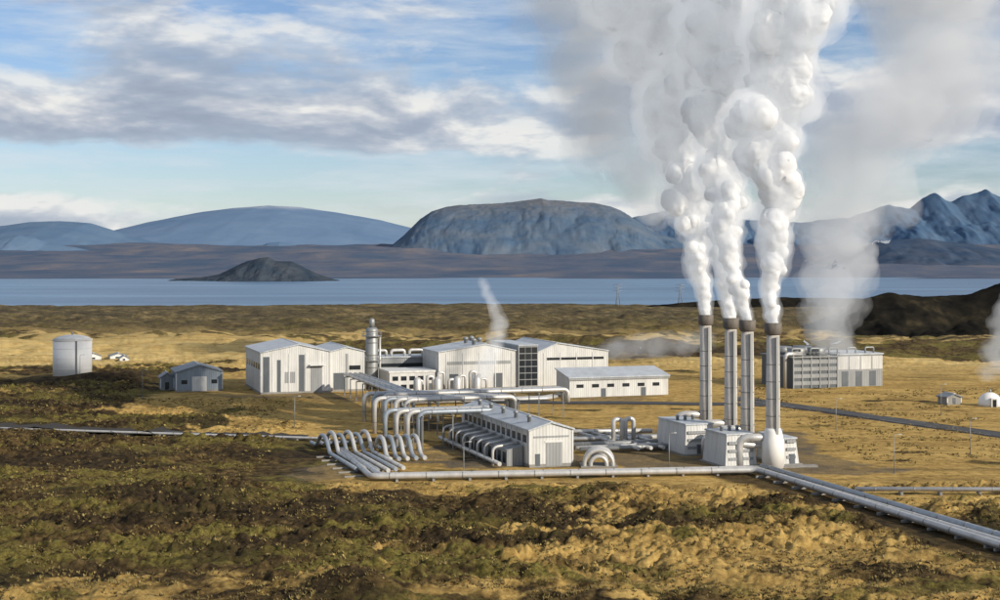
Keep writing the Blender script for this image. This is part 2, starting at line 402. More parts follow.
mountain('shield_volcano',12000,[(-4300,120),(-3771,190),(-3429,259),(-3171,302),(-2829,396),(-2486,465),(-2229,499),(-1971,518),(-1714,507),(-1371,456),(-1029,396),(-686,310),(-343,207),(0,120)],3500,3000,R_sh,16,500,2.5,1.6,seed=1)
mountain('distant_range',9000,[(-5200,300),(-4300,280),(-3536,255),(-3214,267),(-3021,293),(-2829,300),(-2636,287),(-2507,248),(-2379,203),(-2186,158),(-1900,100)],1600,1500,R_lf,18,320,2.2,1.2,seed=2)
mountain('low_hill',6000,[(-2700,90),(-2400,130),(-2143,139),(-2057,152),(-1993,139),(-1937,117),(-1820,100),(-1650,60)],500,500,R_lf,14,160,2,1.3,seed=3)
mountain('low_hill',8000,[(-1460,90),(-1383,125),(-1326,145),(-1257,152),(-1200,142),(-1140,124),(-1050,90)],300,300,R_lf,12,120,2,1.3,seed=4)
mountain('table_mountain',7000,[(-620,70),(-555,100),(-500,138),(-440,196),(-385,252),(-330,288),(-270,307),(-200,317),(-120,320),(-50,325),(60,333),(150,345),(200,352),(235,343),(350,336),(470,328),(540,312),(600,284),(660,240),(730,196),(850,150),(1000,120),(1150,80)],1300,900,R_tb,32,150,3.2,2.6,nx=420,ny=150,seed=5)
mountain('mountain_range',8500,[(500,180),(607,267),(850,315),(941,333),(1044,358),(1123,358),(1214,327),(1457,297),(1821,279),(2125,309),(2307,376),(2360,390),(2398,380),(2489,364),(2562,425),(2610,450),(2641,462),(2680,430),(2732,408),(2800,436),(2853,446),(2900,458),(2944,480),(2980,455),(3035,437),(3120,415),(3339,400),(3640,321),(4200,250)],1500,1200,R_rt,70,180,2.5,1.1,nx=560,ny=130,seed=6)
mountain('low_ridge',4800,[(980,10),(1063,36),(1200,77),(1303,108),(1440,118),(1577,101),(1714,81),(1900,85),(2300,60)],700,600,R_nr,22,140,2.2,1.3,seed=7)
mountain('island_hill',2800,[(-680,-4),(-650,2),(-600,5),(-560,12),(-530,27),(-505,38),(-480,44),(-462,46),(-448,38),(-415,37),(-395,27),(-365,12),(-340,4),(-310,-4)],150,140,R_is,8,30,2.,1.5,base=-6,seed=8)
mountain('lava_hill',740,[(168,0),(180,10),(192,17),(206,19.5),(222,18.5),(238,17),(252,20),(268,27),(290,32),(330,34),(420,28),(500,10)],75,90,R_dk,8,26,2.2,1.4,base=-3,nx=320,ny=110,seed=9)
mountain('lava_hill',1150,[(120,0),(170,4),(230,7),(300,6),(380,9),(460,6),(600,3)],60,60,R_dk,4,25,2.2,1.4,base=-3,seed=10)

# ------------------------------------------------------------ roads
def strip(part,ob,mat,pts,w,z):
    P=[Vector((p[0],p[1],0)) for p in pts]; vs=[];fs=[]; Q=[]
    for a,b in zip(P[:-1],P[1:]):
        k=max(1,int((b-a).length/2.0)); Q+= [a.lerp(b,i/k) for i in range(k)]
    Q.append(P[-1])
    for i,p in enumerate(Q):
        d=(Q[min(i+1,len(Q)-1)]-Q[max(i-1,0)]).normalized(); sd=Vector((-d.y,d.x,0))
        zz=max(gz(p.x,p.y),gz(*(p+sd*w/2).xy),gz(*(p-sd*w/2).xy))+z
        for e in (-.5,.5):
            c=p+sd*(w*e); vs.append((c.x,c.y,zz))
    for i in range(len(Q)-1): fs.append((2*i,2*i+1,2*i+3,2*i+2))
    ob.add(part,mat,vs,fs)
def road(name,pts,w,lines=True):
    o=Ob(name); strip('verge',o,M_black,pts,w+3.0,.02); strip('carriageway',o,M_asph,pts,w,.10)
    if lines:
        for e in (-1,1):
            P=[Vector((p[0],p[1],0)) for p in pts]; d=(P[-1]-P[0]).normalized(); sd=Vector((-d.y,d.x,0))*(w/2-.3)*e
            strip('edge_line',o,M_paint,[(p+sd).xy for p in P],.10,.108)
    o.done()
road('access_road',[(62,372),(71.8,352),(104,291),(150,205)],5.5)
road('service_road',[(-150,309),(-107,301),(-70,292),(-40,283)],4.5,False)
road('service_road',[(-30,360),(30,358),(70,352)],5,False)

# ------------------------------------------------------------ buildings
A=18
o=Ob('machine_hall',(-64.9,380,0),A)
gable(o,0,19,0,30,11.3,13.3,M_wall,M_roof,.55)
for x0,x1,z1 in ((.6,2.3,10.2),(4.4,5.4,9.3),(10.4,11.9,10.6),(13.6,17.0,7.5)):
    o.box('door_panels_dark' if x0<12 else 'door_panels',M_door if x0<12 else M_wall2,x0,x1,-.07,.05,.62,z1)
for i in range(4): o.box('pilaster',M_trim,3.0+i*4.6,3.25+i*4.6,-.12,.05,.62,11.0)
for i in range(6): o.box('side_windows',M_dark,-.06,.04,2.5+i*4.6,5.0+i*4.6,6.6,8.2)
o.box('canopy',M_trim,13.2,17.4,-1.4,-.08,7.6,7.9)
o.box('louvre',M_wall2,6.5,9.3,-.08,.05,3,6)
o.done()
o=Ob('workshop_hall',(-64.9+19.4*.951,380+19.4*.309,0),A)
gable(o,0,9.6,2.2,24,11.0,12.2,M_wall,M_roof,.5)
o.box('roller_door',M_door,1.0,4.0,2.13,2.25,.62,5.2)
o.box('window_band',M_dark,5.4,8.6,2.13,2.25,6,7.2)
o.box('down_panel',M_wall2,4.4,5.1,2.1,2.25,.62,10.5)
o.done()
o=Ob('turbine_hall',(-17.0,391,0),A)
gable(o,0,22.8,0,18,10.7,12.7,M_wall,M_roof,.6)
gable(o,29.2,21.5,0,30,10.2,12.6,M_wall,M_roof,.28,pre='east_')
o.box('glazed_bay_frame',M_wall2,23.05,28.95,-.9,24,0,12.2)
o.box('glazed_bay_roof',M_roof,23.0,29.0,-1.2,24.5,12.22,12.5)
for i in range(3):
    for j in range(6): o.box('glazing',M_dark,23.4+i*1.85,25.05+i*1.85,-1.0,-.7,.9+j*1.85,2.5+j*1.85)
for i in range(3):o.box('side_doors',M_door,3+i*6.5,5.6+i*6.5,-.07,.05,.62,4.6)
o.box('upper_louvres',M_wall2,2.0,21,-.08,.05,7.2,8.1)
o.box('upper_windows',M_dark,32,49.5,-.08,.05,7.9,8.6)
for i in range(5): o.box('panel_lines',M_trim,2+i*4.8,2.2+i*4.8,-.12,.05,.62,10.4)
for i in range(4): o.box('panel_lines',M_trim,31+i*5,31.2+i*5,-.12,.05,.62,10.0)
for i in range(4): o.lathe('roof_vents',M_steel,11+i%2*3,3+i*4,[(.5,11.6),(.5,13.6),(.8,13.7),(.8,14.1),(.1,14.5)],12)
o.done()
o=Ob('service_annex',(18.4,370.8,0),A)
w=28.6;l=10
v=[(0,0,0),(w,0,0),(w,0,5.2),(0,0,5.2),(0,l,0),(w,l,0),(w,l,6.9),(0,l,6.9)]
o.add('walls',M_wall,v,[(0,1,2,3),(1,5,6,2),(5,4,7,6),(4,0,3,7)])
v=[(-.4,-.5,5.16),(w+.4,-.5,5.16),(w+.4,l+.3,6.98),(-.4,l+.3,6.98)]; v+=[(a,b,c+.28) for a,b,c in v]
o.add('roof',M_roof,v,[(0,3,2,1),(4,5,6,7),(0,1,5,4),(1,2,6,5),(2,3,7,6),(3,0,4,7)])
for i in range(6): o.box('windows',M_dark,2+i*4.4,4.0+i*4.4,-.05,.05,2.6,3.5)
for i in range(2): o.box('doors',M_door,9+i*11.6,10.4+i*11.6,-.06,.05,.1,2.3)
o.box('fascia',M_wall2,-.3,w+.3,-.35,-.04,4.6,5.1)
o.box('plinth',M_conc,-.06,w+.06,-.04,l,-.4,.09)
o.done()
o=Ob('control_building',(-30.5,386,0),A)
o.box('walls',M_wall,0,13,0,12,0,5.4); o.box('parapet',M_trim,-.2,13.2,-.2,12.2,5.41,5.9)
for i in range(5): o.box('windows',M_dark,.9+i*2.4,2.5+i*2.4,-.06,.04,3.2,4.4)
for i in range(4): o.box('lower_windows',M_dark,.9+i*2.4,2.5+i*2.4,-.06,.04,.9,2.1)
o.box('door',M_door,11,12.2,-.06,.04,.1,2.3)
o.done()
o=Ob('pipe_gallery',(-38,404,0),A)
o.box('walls',M_wall2,0,22,0,9,0,8.2); o.box('roof',M_roof,-.3,22.3,-.3,9.3,8.21,8.6)
o.box('window_band',M_dark,1,21,-.06,.04,5.6,6.6)
for i in range(4): o.tube('roof_ducts',M_alu,[(2+i*5.5,3,8.5),(2+i*5.5,3,10.2),(6+i*5.5,3,10.2),(6+i*5.5,3,8.5)],.45,10)
o.done()
o=Ob('degassing_tower',(-36.4,398,0))
o.lathe('shell',M_steel,0,0,[(2.0,0),(1.75,3),(1.75,3.1),(1.75,16.8),(1.2,17.4)],24)
o.lathe('top_vessel',M_steel,0,0,[(.8,17.4),(.8,19.6),(.4,20.0)],16)
for z in (6,9.5,13,16.2): o.lathe('bands',M_ring,0,0,[(1.85,z),(1.85,z+.3)],24)
for zz in (8.0,14.9):
    o.lathe('platform',M_steel,0,0,[(2.8,zz),(2.8,zz+.2)],20)
    for i in range(12):
        a=i*math.pi/6; o.tube('railing',M_steel,[(2.75*math.cos(a),2.75*math.sin(a),zz+.2),(2.75*math.cos(a),2.75*math.sin(a),zz+1.3)],.05,6)
    o.lathe('railing_hoop',M_steel,0,0,[(2.75,zz+1.25),(2.8,zz+1.3),(2.75,zz+1.35)],20,cap=False)
o.tube('side_pipe',M_alu,[(2.3,-.4,0),(2.3,-.4,15)],.3,8)
o.done()
o=Ob('storage_shed',(-89.5,387,0),A)
gable(o,0,12.6,0,15,5.4,7.2,M_blue,M_roofd,.5)
o.box('roller_door',M_trim,4.3,8.3,-.07,.05,.2,4.2)
o.box('window',M_dark,9.6,11.2,-.06,.05,2.2,3.3); o.box('window',M_dark,1.4,3.0,-.06,.05,2.2,3.3)
o.done()
o=Ob('equipment_hut',(-95,392,0),A)
gable(o,0,3.6,0,6,3.6,4.8,M_roofd,M_roofd,.5); o.box('door',M_dark,1.2,2.3,-.06,.05,.2,2.3); o.done()
o=Ob('storage_tank',(-131,429,.6))
o.lathe('shell',M_tank,0,0,[(5.75,-1),(5.75,11.5)],64)
o.lathe('rim',M_tank,0,0,[(5.9,11.5),(5.9,11.8)],64)
o.lathe('roof',M_trim,0,0,[(5.8,11.81),(4.5,12.5),(2.5,13.0),(.4,13.2)],64)
for z in (3.,6.,9.): o.lathe('hoops',M_tank,0,0,[(5.80,z),(5.80,z+.12)],64,cap=False)
o.box('ladder',M_steel,2.6,3.0,-5.4,-5.15,0,11.5)
o.lathe('vent',M_steel,0,0,[(.3,13.1),(.3,13.6),(.5,13.7),(.1,13.9)],10)
o.done()
o=Ob('cooling_tower',(83,397,0),A)
o.box('cells',M_door,0,14.5,0,18,0,8.8)
for i in range(6): o.box('frame_posts',M_steel,i*2.85,i*2.85+.3,-.3,-.02,0,9.4)
for j in range(4): o.box('louvres',M_wall2,.35,14.2,-.16,-.03,1.0+j*2,2.1+j*2)
o.box('deck',M_steel,-.4,15,-.6,18.4,8.81,9.1)
for i in range(2):
    for j in range(2): o.lathe('fan_shrouds',M_steel,4+i*6.6,5+j*8,[(2.9,9.1),(2.5,10.2),(2.8,11.3)],20)
for i in range(12): o.tube('railing',M_steel,[(-.3+i*1.36,-.55,9.1),(-.3+i*1.36,-.55,10.2)],.06,6)
o.tube('railing',M_steel,[(-.3,-.55,10.2),(14.9,-.55,10.2)],.06,6)
o.box('pump_house',M_wall2,14.9,30,1.0,16,0,9.2); o.box('pump_house_roof',M_roof,14.8,30.3,.7,16.3,9.21,9.6)
for i in range(3): o.box('pump_house_doors',M_door,16.5+i*4.6,18.6+i*4.6,.93,1.05,.2,4.5)
for i in range(4): o.box('pump_house_panels',M_wall,15.2+i*3.8,18.6+i*3.8,.92,1.05,5.0,8.8)
o.tube('riser_pipe',M_alu,[(-1.2,2,0),(-1.2,2,9.8),(4,2,9.8)],.55,12)
o.tube('riser_pipe',M_alu,[(30.8,4,0),(30.8,4,6),(29,4,6)],.45,12)
for i in range(5): o.tube('deck_pipes',M_steel,[(1+i*6,2.2,9.5),(1+i*6,2.2,11.2),(3.8+i*6,2.2,11.2),(3.8+i*6,2.2,9.5)],.25,8,.5)
o.done()
o=Ob('wellhead_dome',(122.5,350,0))
o.lathe('dome',M_tank,0,0,[(2.9,0),(2.9,.8),(2.6,1.9),(1.9,2.8),(1.0,3.3),(.3,3.45)],24)
o.box('entrance',M_trim,-.8,.8,-3.3,-2.3,0,2.2); o.box('door',M_dark,-.45,.45,-3.35,-3.28,.1,1.9); o.lathe('vent',M_steel,0,0,[(.3,3.4),(.3,4.2)],10)
o.done()
o=Ob('valve_hut',(112.5,352,0),A); gable(o,0,4,0,4,1.9,2.6,M_conc,M_roofd); o.box('door',M_door,1.5,2.4,-.06,.05,.2,1.8); o.done()
for (x,y,w_,l_,h_) in ((-150,508,5,7,1.8),(-143,514,6,4,1.5),(-137,505,3,3,1.4)):
    z=gz(x,y); o=Ob('farm_hut',(x,y,z-.2),25); gable(o,0,w_,0,l_,h_,h_+.9,M_trim,M_roofd); o.box('window',M_dark,w_*.3,w_*.6,-.06,.05,.7,1.3); o.done()
for x,y in ((96,1140),(148,1150),(205,1165)):
    o=Ob('power_pylon',(x,y,gz(x,y)-1))
    for a,b in ((-1.8,-1.8),(1.8,-1.8),(1.8,1.8),(-1.8,1.8)): o.tube('legs',M_steel,[(a,b,0),(a*.3,b*.3,14),(a*.15,b*.15,20)],.16,5,.1)
    for z in (14,16.5,19): o.tube('crossarms',M_steel,[(-4,0,z),(4,0,z)],.14,5)
    for k in range(4):
        s_=1.8*(1-k*.18); o.tube('bracing',M_steel,[(-s_,-s_,k*3.4),(s_*.8,-s_*.8,k*3.4+3.4)],.1,5)
    o.done()

# heat exchanger building
o=Ob('heat_exchanger_building',(5.2,244.7,0),A)
gable(o,0,8,0,42,6.5,7.7,M_wall,M_roof,.5)
o.box('roller_door',M_wall2,3.0,6.0,-.07,.05,.25,4.3); o.box('door_frame',M_trim,2.8,6.2,-.10,.02,4.32,4.6)
o.box('personnel_door',M_door,1.0,1.9,-.07,.05,.3,2.4); o.box('sign_panel',M_wall2,.7,7.3,-.08,.05,5.2,5.5)
for i in range(14): o.box('side_ribs',M_trim,-.16,.02,1.0+i*3,1.3+i*3,.61,6.3)
for i in range(13): o.box('side_windows',M_dark,-.07,.03,1.7+i*3,3.6+i*3,4.2,5.5)
v=[(-3.2,3,0),(-3.2,40,0),(-3.2,40,2.9),(-3.2,3,2.9),(-.2,3,0),(-.2,40,0),(-.2,40,3.6),(-.2,3,3.6)]
o.add('lean_to',M_wall2,v,[(0,3,2,1),(0,4,7,3),(1,2,6,5),(3,7,6,2)])
for i in range(13): o.box('bay_openings',M_dark,-3.27,-3.15,3.7+i*2.85,5.3+i*2.85,.5,2.4)
for i in range(8):
    y=5+i*4.6
    o.tube('feed_pipes',M_alu,[(-5.2,y,.0),(-5.2,y,3.2),(-.3,y,3.9)],.26,10,1.0)
o.tube('header',M_alu,[(-5.2,1,.8),(-5.2,40,.8)],.38,12,rings=5)
for i in range(5): o.lathe('roof_vents',M_steel,2.0,6+i*7.5,[(.35,6.9),(.35,8.2),(.6,8.3),(.1,8.7)],10)
o.done()

# ------------------------------------------------------------ stacks
def stack(x,y,base):
    o=Ob('exhaust_stack',(x,y,0),A)
    if base:
        o.lathe('base_drum',M_tank,0,0,[(1.95,0),(1.95,4.6),(1.5,6.4),(1.32,6.9)],28)
    o.lathe('shaft',M_stack,0,0,[(1.35,-.2),(1.24,8),(1.12,23.6)],28)
    for z in range(3,23,3): o.lathe('bands',M_ring,0,0,[(1.37-.011*z,z),(1.37-.011*z,z+.14)],28)
    o.lathe('cap',M_rust,0,0,[(1.15,23.2),(1.5,23.5),(1.55,25.3),(1.4,25.35),(1.35,24.4),(.2,24.3)],28)
    o.box('ladder',M_steel,-.25,.25,-1.62,-1.5,.2,23)
    for z in np.arange(.5,23,1.0): o.box('ladder_brackets',M_steel,-.05,.05,-1.52,-1.0,z,z+.08)
    o.tube('inlet_duct',M_alu,[(-5.5,2.2,.2),(-5.5,2.2,5.2),(0,0,5.2)],.7,14,2.0)
    o.tube('inlet_duct',M_alu,[(-7.4,3.0,.2),(-7.4,3.0,4.2),(0,.6,3.6)],.5,14,2.0)
    o.done()
stack(41.6,283,False);stack(44.1,267.5,False);stack(45.6,258,False);stack(47.9,245.6,True)
def silencer(x,y,w,l,h):
    o=Ob('steam_silencer_house',(x,y,0),A)
    v=[(0,0,0),(w,0,0),(w,l,0),(0,l,0),(.5,.4,h),(w-.5,.4,h),(w-.5,l-.4,h),(.5,l-.4,h)]
    o.add('walls',M_wall,v,[(0,1,5,4),(1,2,6,5),(2,3,7,6),(3,0,4,7)])
    o.box('roof',M_roof,.3,w-.3,.2,l-.2,h+.01,h+.3)
    for i in range(3): o.box('louvres',M_wall2,.7,w-.7,.0,.35,1.2+i*1.4,1.7+i*1.4)
    o.box('door',M_door,w*.4,w*.4+1,-.06,.3,.1,2.0); o.box('plinth',M_conc,-.4,w+.4,-.5,l+.3,-.4,.3)
    for i in range(3): o.lathe('roof_vents',M_steel,w*.25*(i+1),l*.5,[(.3,h+.3),(.3,h+1.0),(.5,h+1.05),(.1,h+1.3)],10)
    o.done()
silencer(34.3,260,6.4,13,5.6); silencer(39.4,244.8,6.2,9,5.6); silencer(50.1,247.5,3.2,10,4.6)

# ------------------------------------------------------------ pipes
uv=lambda a,b,z,ox,oy:(ox+.951*a-.309*b,oy+.309*a+.951*b,z)
o=Ob('steam_pipeline')
for k,(off,r) in enumerate(((0,.5),(1.5,.5))):
    pts=[(-29.5-off*.3,262,.9),(-19.6-off,230.2-off*.6,.9),(43.3+off*.2,238.0-off,.9),(63+off-1.7,176,.9),(91+off-1.7,90,.9)]
    o.tube('main_pipe',M_alu,pts,r,14,1.6,rings=6)
o.tube('east_pipe',M_alub,[(45.0,240.5,.9),(64.9,177,.9),(92.8,91,.9)],.55,14,1.6,rings=6)
o.sleepers((-17,230,0),(42,238,0),6,3.0,.42); o.sleepers((45,234,0),(63.6,176,0),6,5.0,.4); o.sleepers((63.9,175,0),(92,90,0),6,5.0,.4)
o.done()
o=Ob('expansion_loop_pipes')
for k in range(6):
    a=k*1.6-2.5; B=(-30.0+a*.951,262.0+a*.309)
    L=27-abs(k-3)*1.0
    p=lambda d,z:(B[0]+.33*d,B[1]-.944*d,z)
    o.tube('pipes_b' if k%2==0 else 'pipes',M_alu if k%2 else M_alub,[p(L,.7),p(5,.7),p(3,.7),p(-.5,3.3+k%2*.5),p(-5,3.3+k%2*.5),p(-8.5,.7),p(-14,.7)],.38,12,2.4,rings=5)
o.sleepers((-29.0,259,0),(-21,234.5,0),5,10,.28)
for k in range(5):
    a=k*1.6; B=(-21.5+a*.951,257+a*.309); p=lambda d,z:(B[0]+.31*d,B[1]-.951*d,z)
    o.tube('loop_pipes_b' if k%2 else 'loop_pipes',M_alub if k%2 else M_alu,[p(6,.6),p(3,.6),p(.5,3.7),p(-3.5,3.7),p(-6.5,.6),p(-11,.6)],.4,12,1.9,rings=4)
o.done()
o=Ob('pipe_rack')
for grp,(ox,oy,L,n_,z) in enumerate(((-15.5,268,17,4,7.2),(-19.5,290,24,4,7.4),(-26,312,44,3,6.4))):
    for k in range(n_):
        b=k*1.7; e=-k*1.8
        o.tube('rack_pipes_b' if (k+grp)%3==0 else 'rack_pipes',M_alu if (k+grp)%3 else M_alub,[uv(e,b,0,ox,oy),uv(e,b,z,ox,oy),uv(L,b,z,ox,oy),uv(L,b,3.5,ox,oy)],.5,14,1.6,rings=5)
    for i in range(int(L/6)+1):
        for b in (-.9,6.0):
            q=uv(i*6+.5,b,0,ox,oy); o.box('rack_posts',M_steel,q[0]-.12,q[0]+.12,q[1]-.12,q[1]+.12,-.3,z-.6)
        o.tube('rack_beams',M_steel,[uv(i*6+.5,-1.2,z-.68,ox,oy),uv(i*6+.5,6.3,z-.68,ox,oy)],.14,6)
for k in range(4):
    o.tube('trunk_pipes_b' if k%2 else 'trunk_pipes',M_alub if k%2 else M_alu,[uv(k*1.4,-22,0,-31,346),uv(k*1.4,-22,5.6,-31,346),uv(k*1.4,36,5.6,-31,346)],.42,12,1.6,rings=6)
for i in range(8):
    q0=uv(-.8,-20+i*7.5,5.05,-31,346);q1=uv(5.0,-20+i*7.5,5.05,-31,346)
    o.tube('rack_beams',M_steel,[q0,q1],.14,6)
    for q in (q0,q1): o.box('rack_posts',M_steel,q[0]-.12,q[0]+.12,q[1]-.12,q[1]+.12,-.3,5.1)
o.done()
o=Ob('cooling_water_pipes')
for k in range(3): o.tube('pipes',M_alu,[uv(-2,k*1.5,.7,-20,352),uv(34,k*1.5,.7,-20,352),uv(38,k*1.5+4,.7,-20,352)],.45,10,1.5,rings=6)
for k in range(7):
    q=uv(2+k*3.0,14,0,-20,362); r=.34+.1*(k%2)
    o.tube('risers',M_alu,[(q[0],q[1],0),(q[0],q[1],4.2+k%3),(q[0]+1.6,q[1]+.6,4.2+k%3),(q[0]+1.6,q[1]+.6,0)],r,10,.8)
for k in range(4):
    q=uv(1+k*5.5,9,0,-20,362); o.lathe('separators',M_alu,q[0],q[1],[(1.0,0),(1.1,.5),(1.1,4.5),(.7,5.3),(.2,5.5)],16)
o.done()
o=Ob('u_bend_pipes')
for k,(x,y) in enumerate(((22.2,274),(24.6,275))):
    o.tube('u_bend',M_alu,[(x,y,0),(x,y,5.2),(x+1.7,y+.6,5.2),(x+1.7,y+.6,0)],.45,12,.84)
o.done()
o=Ob('pipe_coil')
for k in range(4):
    c=(17.3+k*.1,245.5+k*1.3)
    for R in (2.5,1.4):
        pts=[(c[0]-R*math.cos(t),c[1],.5+R*math.sin(t)) for t in np.linspace(0,math.pi,16)]
        o.tube('coil',M_alu,[(pts[0][0],c[1],-.2)]+pts+[(pts[-1][0],c[1],-.2)],.36,12,.1)
o.box('saddle',M_conc,14.2,20.6,244.9,250.3,-.3,.25)
o.done()
o=Ob('collector_pipes')
for k,(b,z,r) in enumerate(((0,.9,.45),(2.2,.9,.45),(5.5,1.1,.5),(15,1.,.4),(17,1.,.4),(26,1.2,.45))):
    o.tube('pipes' if k%2 else 'dark_pipes',M_alu if k%2 else M_steel,[uv(0,b,z,15,262),uv(24,b*.8,z,15,262)],r,12,rings=5)
for k in range(4): o.tube('cross_pipes',M_alu,[uv(11+k*2.6,-2,.9,15,262),uv(9+k*2.6,24,.9,15,262)],.36,12,rings=5)
for k in range(6): o.box('foundations',M_conc,*(lambda q:(q[0]-1.5,q[0]+1.5,q[1]-.5,q[1]+.5))(uv(3+k*4,6,0,15,262)),-.3,.55)
o.done()
o=Ob('apron_slab',(30,241.8,0),8)
o.box('slab',M_conc,0,26,0,1.6,-.4,.35)
o.done()
o=Ob('branch_pipeline'); o.tube('pipe',M_alu,[(55,216.6,.9),(140,215,.9)],.35,10,rings=6); o.sleepers((56,216.6,0),(139,215,0),6,1.4,.5); o.done()
o=Ob('branch_pipeline'); o.tube('pipe',M_alu,[(-150,305.5,.7),(-107,297.5,.7),(-70,288.5,.7),(-34,280,.7),(-34,272,.7)],.26,10,rings=6)
o.sleepers((-149,305.5,0),(-107,297.5,0),6,1.2,.5);o.sleepers((-70,288.5,0),(-36,280.4,0),6,1.2,.5); o.done()
for x,y,h in ((29,240,6.5),(67,238,6.5),(88,262,6.5),(72,300,6.5),(-6,232,6),(-44,300,6.5),(60,352,7),(-95,372,7),(104,330,7),(-120,400,7)):
    z=gz(x,y); o=Ob('street_lamp',(x,y,z-.1)); o.lathe('post',M_steel,0,0,[(.08,0),(.05,h)],8); o.tube('arm',M_steel,[(0,0,h-.1),(0,0,h+.2),(1.1,0,h+.35)],.04,6,.2)
    o.box('lamp_head',M_trim,.8,1.3,-.1,.1,h+.25,h+.36); o.box('footing',M_conc,-.25,.25,-.25,.25,-.4,.15); o.done()

# ------------------------------------------------------------ steam
def ico(sub):
    import bmesh
    bm=bmesh.new(); bmesh.ops.create_icosphere(bm,subdivisions=sub,radius=1.)
    v=np.array([x.co[:] for x in bm.verts]); f=np.array([[q.index for q in p.verts] for p in bm.faces]); bm.free(); return v,f
IV,IF=ico(2)
def plume(name,path,mat,voxel,seed,disp=.5,child=5,grow=0.,mainr=.68,scale=1.,nseed=0,smooth=4):
    rs=np.random.RandomState(seed); P=np.array(path,float)
    d=np.r_[0,np.cumsum(np.linalg.norm(np.diff(P[:,:3],axis=0),axis=1))]
    S=[];s=0.
    while s<d[-1]:
        c=[np.interp(s,d,P[:,i]) for i in range(4)]; r=c[3]; g=grow*r+(.15 if grow>0 else 0)
        jit=.24 if r>2.5 else .05
        cx=c[0]+rs.normal()*r*jit; cy=c[1]+rs.normal()*r*jit; cz=c[2]
        S.append((cx,cy,cz,r*mainr*rs.uniform(.85,1.1)+g))
        for i in range(child):
            v=rs.normal(size=3); v/=np.linalg.norm(v); rr=r*rs.uniform(.27,.52); k=r*rs.uniform(.3,.68)
            S.append((cx+v[0]*k,cy+v[1]*k,cz+v[2]*k*.9,rr+g))
        s+=r*.6
    vs=[];fs=[];o=0
    for x,y,z,r in S:
        vs.append(IV*r+np.array([x,y,z])); fs.append(IF+o); o+=len(IV)
    tmp=mk('tmp',np.concatenate(vs).tolist(),np.concatenate(fs).tolist(),mat)
    m=tmp.modifiers.new('r','REMESH'); m.mode='VOXEL'; m.voxel_size=voxel
    m=tmp.modifiers.new('s','SMOOTH'); m.factor=.7; m.iterations=smooth
    dg=bpy.context.evaluated_depsgraph_get(); ev=tmp.evaluated_get(dg); me=bpy.data.meshes.new_from_object(ev)
    bpy.data.objects.remove(tmp,do_unlink=True)
    n=len(me.vertices); co=np.empty(n*3,np.float32); me.vertices.foreach_get('co',co); co=co.reshape(-1,3).astype(float)
    no=np.empty(n*3,np.float32); me.vertex_normals.foreach_get('vector',no); no=no.reshape(-1,3).astype(float)
    loc=np.interp(co[:,2],P[:,2],P[:,3]) if P[-1,2]>P[0,2] else np.full(n,P[:,3].mean())
    a=np.zeros(n)
    for i,(L,am) in enumerate(((4.6,.34),(2.4,.28),(1.25,.26),(.7,.24))):
        L*=scale
        w=(vn3(co[:,0]/L*.7+9,co[:,1]/L*.7,co[:,2]/L*.7,77+i)-.5)*1.2
        q=co/L*np.array([1,1,.75])+np.array([3.1,7.7,1.3])*i+seed+nseed
        nn=2*vn3(q[:,0]+w,q[:,1]+w,q[:,2]-w,seed+i)-1
        a+=am*L*(np.sqrt(nn*nn+.03)-.3)
    co+=no*(a*disp*np.clip(loc/5.,.2,1.3))[:,None]
    me.vertices.foreach_set('co',co.reshape(-1).astype(np.float32))
    me.polygons.foreach_set('use_smooth',np.ones(len(me.polygons),bool)); me.update()
    me.materials.clear(); me.materials.append(mat)
    ob=bpy.data.objects.new(name,me); COL.objects.link(ob); return ob
S,nt,out=newmat('dense_steam')
d1=nd(nt,'ShaderNodeBsdfDiffuse',inp={'Color':(.93,.93,.93,1)}); t1=nd(nt,'ShaderNodeBsdfTranslucent',inp={'Color':(.95,.97,1.,1)})
mx=nd(nt,'ShaderNodeMixShader',inp={0:.40}); lk(nt,d1.outputs[0],mx.inputs[1]); lk(nt,t1.outputs[0],mx.inputs[2]); lk(nt,mx.outputs[0],out.inputs[0])
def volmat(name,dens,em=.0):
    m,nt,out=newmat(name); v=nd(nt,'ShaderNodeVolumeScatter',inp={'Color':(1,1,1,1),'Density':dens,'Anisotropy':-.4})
    e=nd(nt,'ShaderNodeEmission',inp={'Color':(.92,.96,1,1),'Strength':dens*em}); a=nd(nt,'ShaderNodeAddShader'); lk(nt,v.outputs[0],a.inputs[0]); lk(nt,e.outputs[0],a.inputs[1]); lk(nt,a.outputs[0],out.inputs['Volume']); return m  # emission adds a self-glow standing in for multiple scattering in the steam
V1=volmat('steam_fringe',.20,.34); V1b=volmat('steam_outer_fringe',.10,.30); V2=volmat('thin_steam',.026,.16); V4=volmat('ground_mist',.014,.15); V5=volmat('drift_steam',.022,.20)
p1=[(41.6,283,25.2,1.3),(40.6,283,32.4,2.2),(40.4,283,42.5,3.8),(38,284,52.6,5.4),(34.8,285,64.7,7.2),(31.5,286,76.8,8.6),(28.5,287,88.9,9.8),(26,288,100,10.5)]
p2=[(44.1,267.5,25.2,1.3),(43.4,267.5,30.7,1.9),(42.6,267.5,40.2,3.3),(42.8,268,51.7,4.5),(41.8,268,63,6.0),(41.0,269,74.6,7.2),(40,270,86,8),(39,270,96,8)]
p3=[(45.6,258,25.2,1.3),(44.6,258,29,1.7),(43,259,35.4,2.4),(42,260,43.7,3.0),(43,261,51,2.6)]
p4=[(47.9,245.6,25.2,1.3),(47.2,245.6,29.3,1.8),(48.2,246,38.1,2.8),(49.8,246,46.9,4.0),(47.2,247,54.8,5.9),(48.2,247,64.4,6.3),(51.2,248,73.2,7.2),(53.2,248,82,8.0),(55,249,92,8.5)]
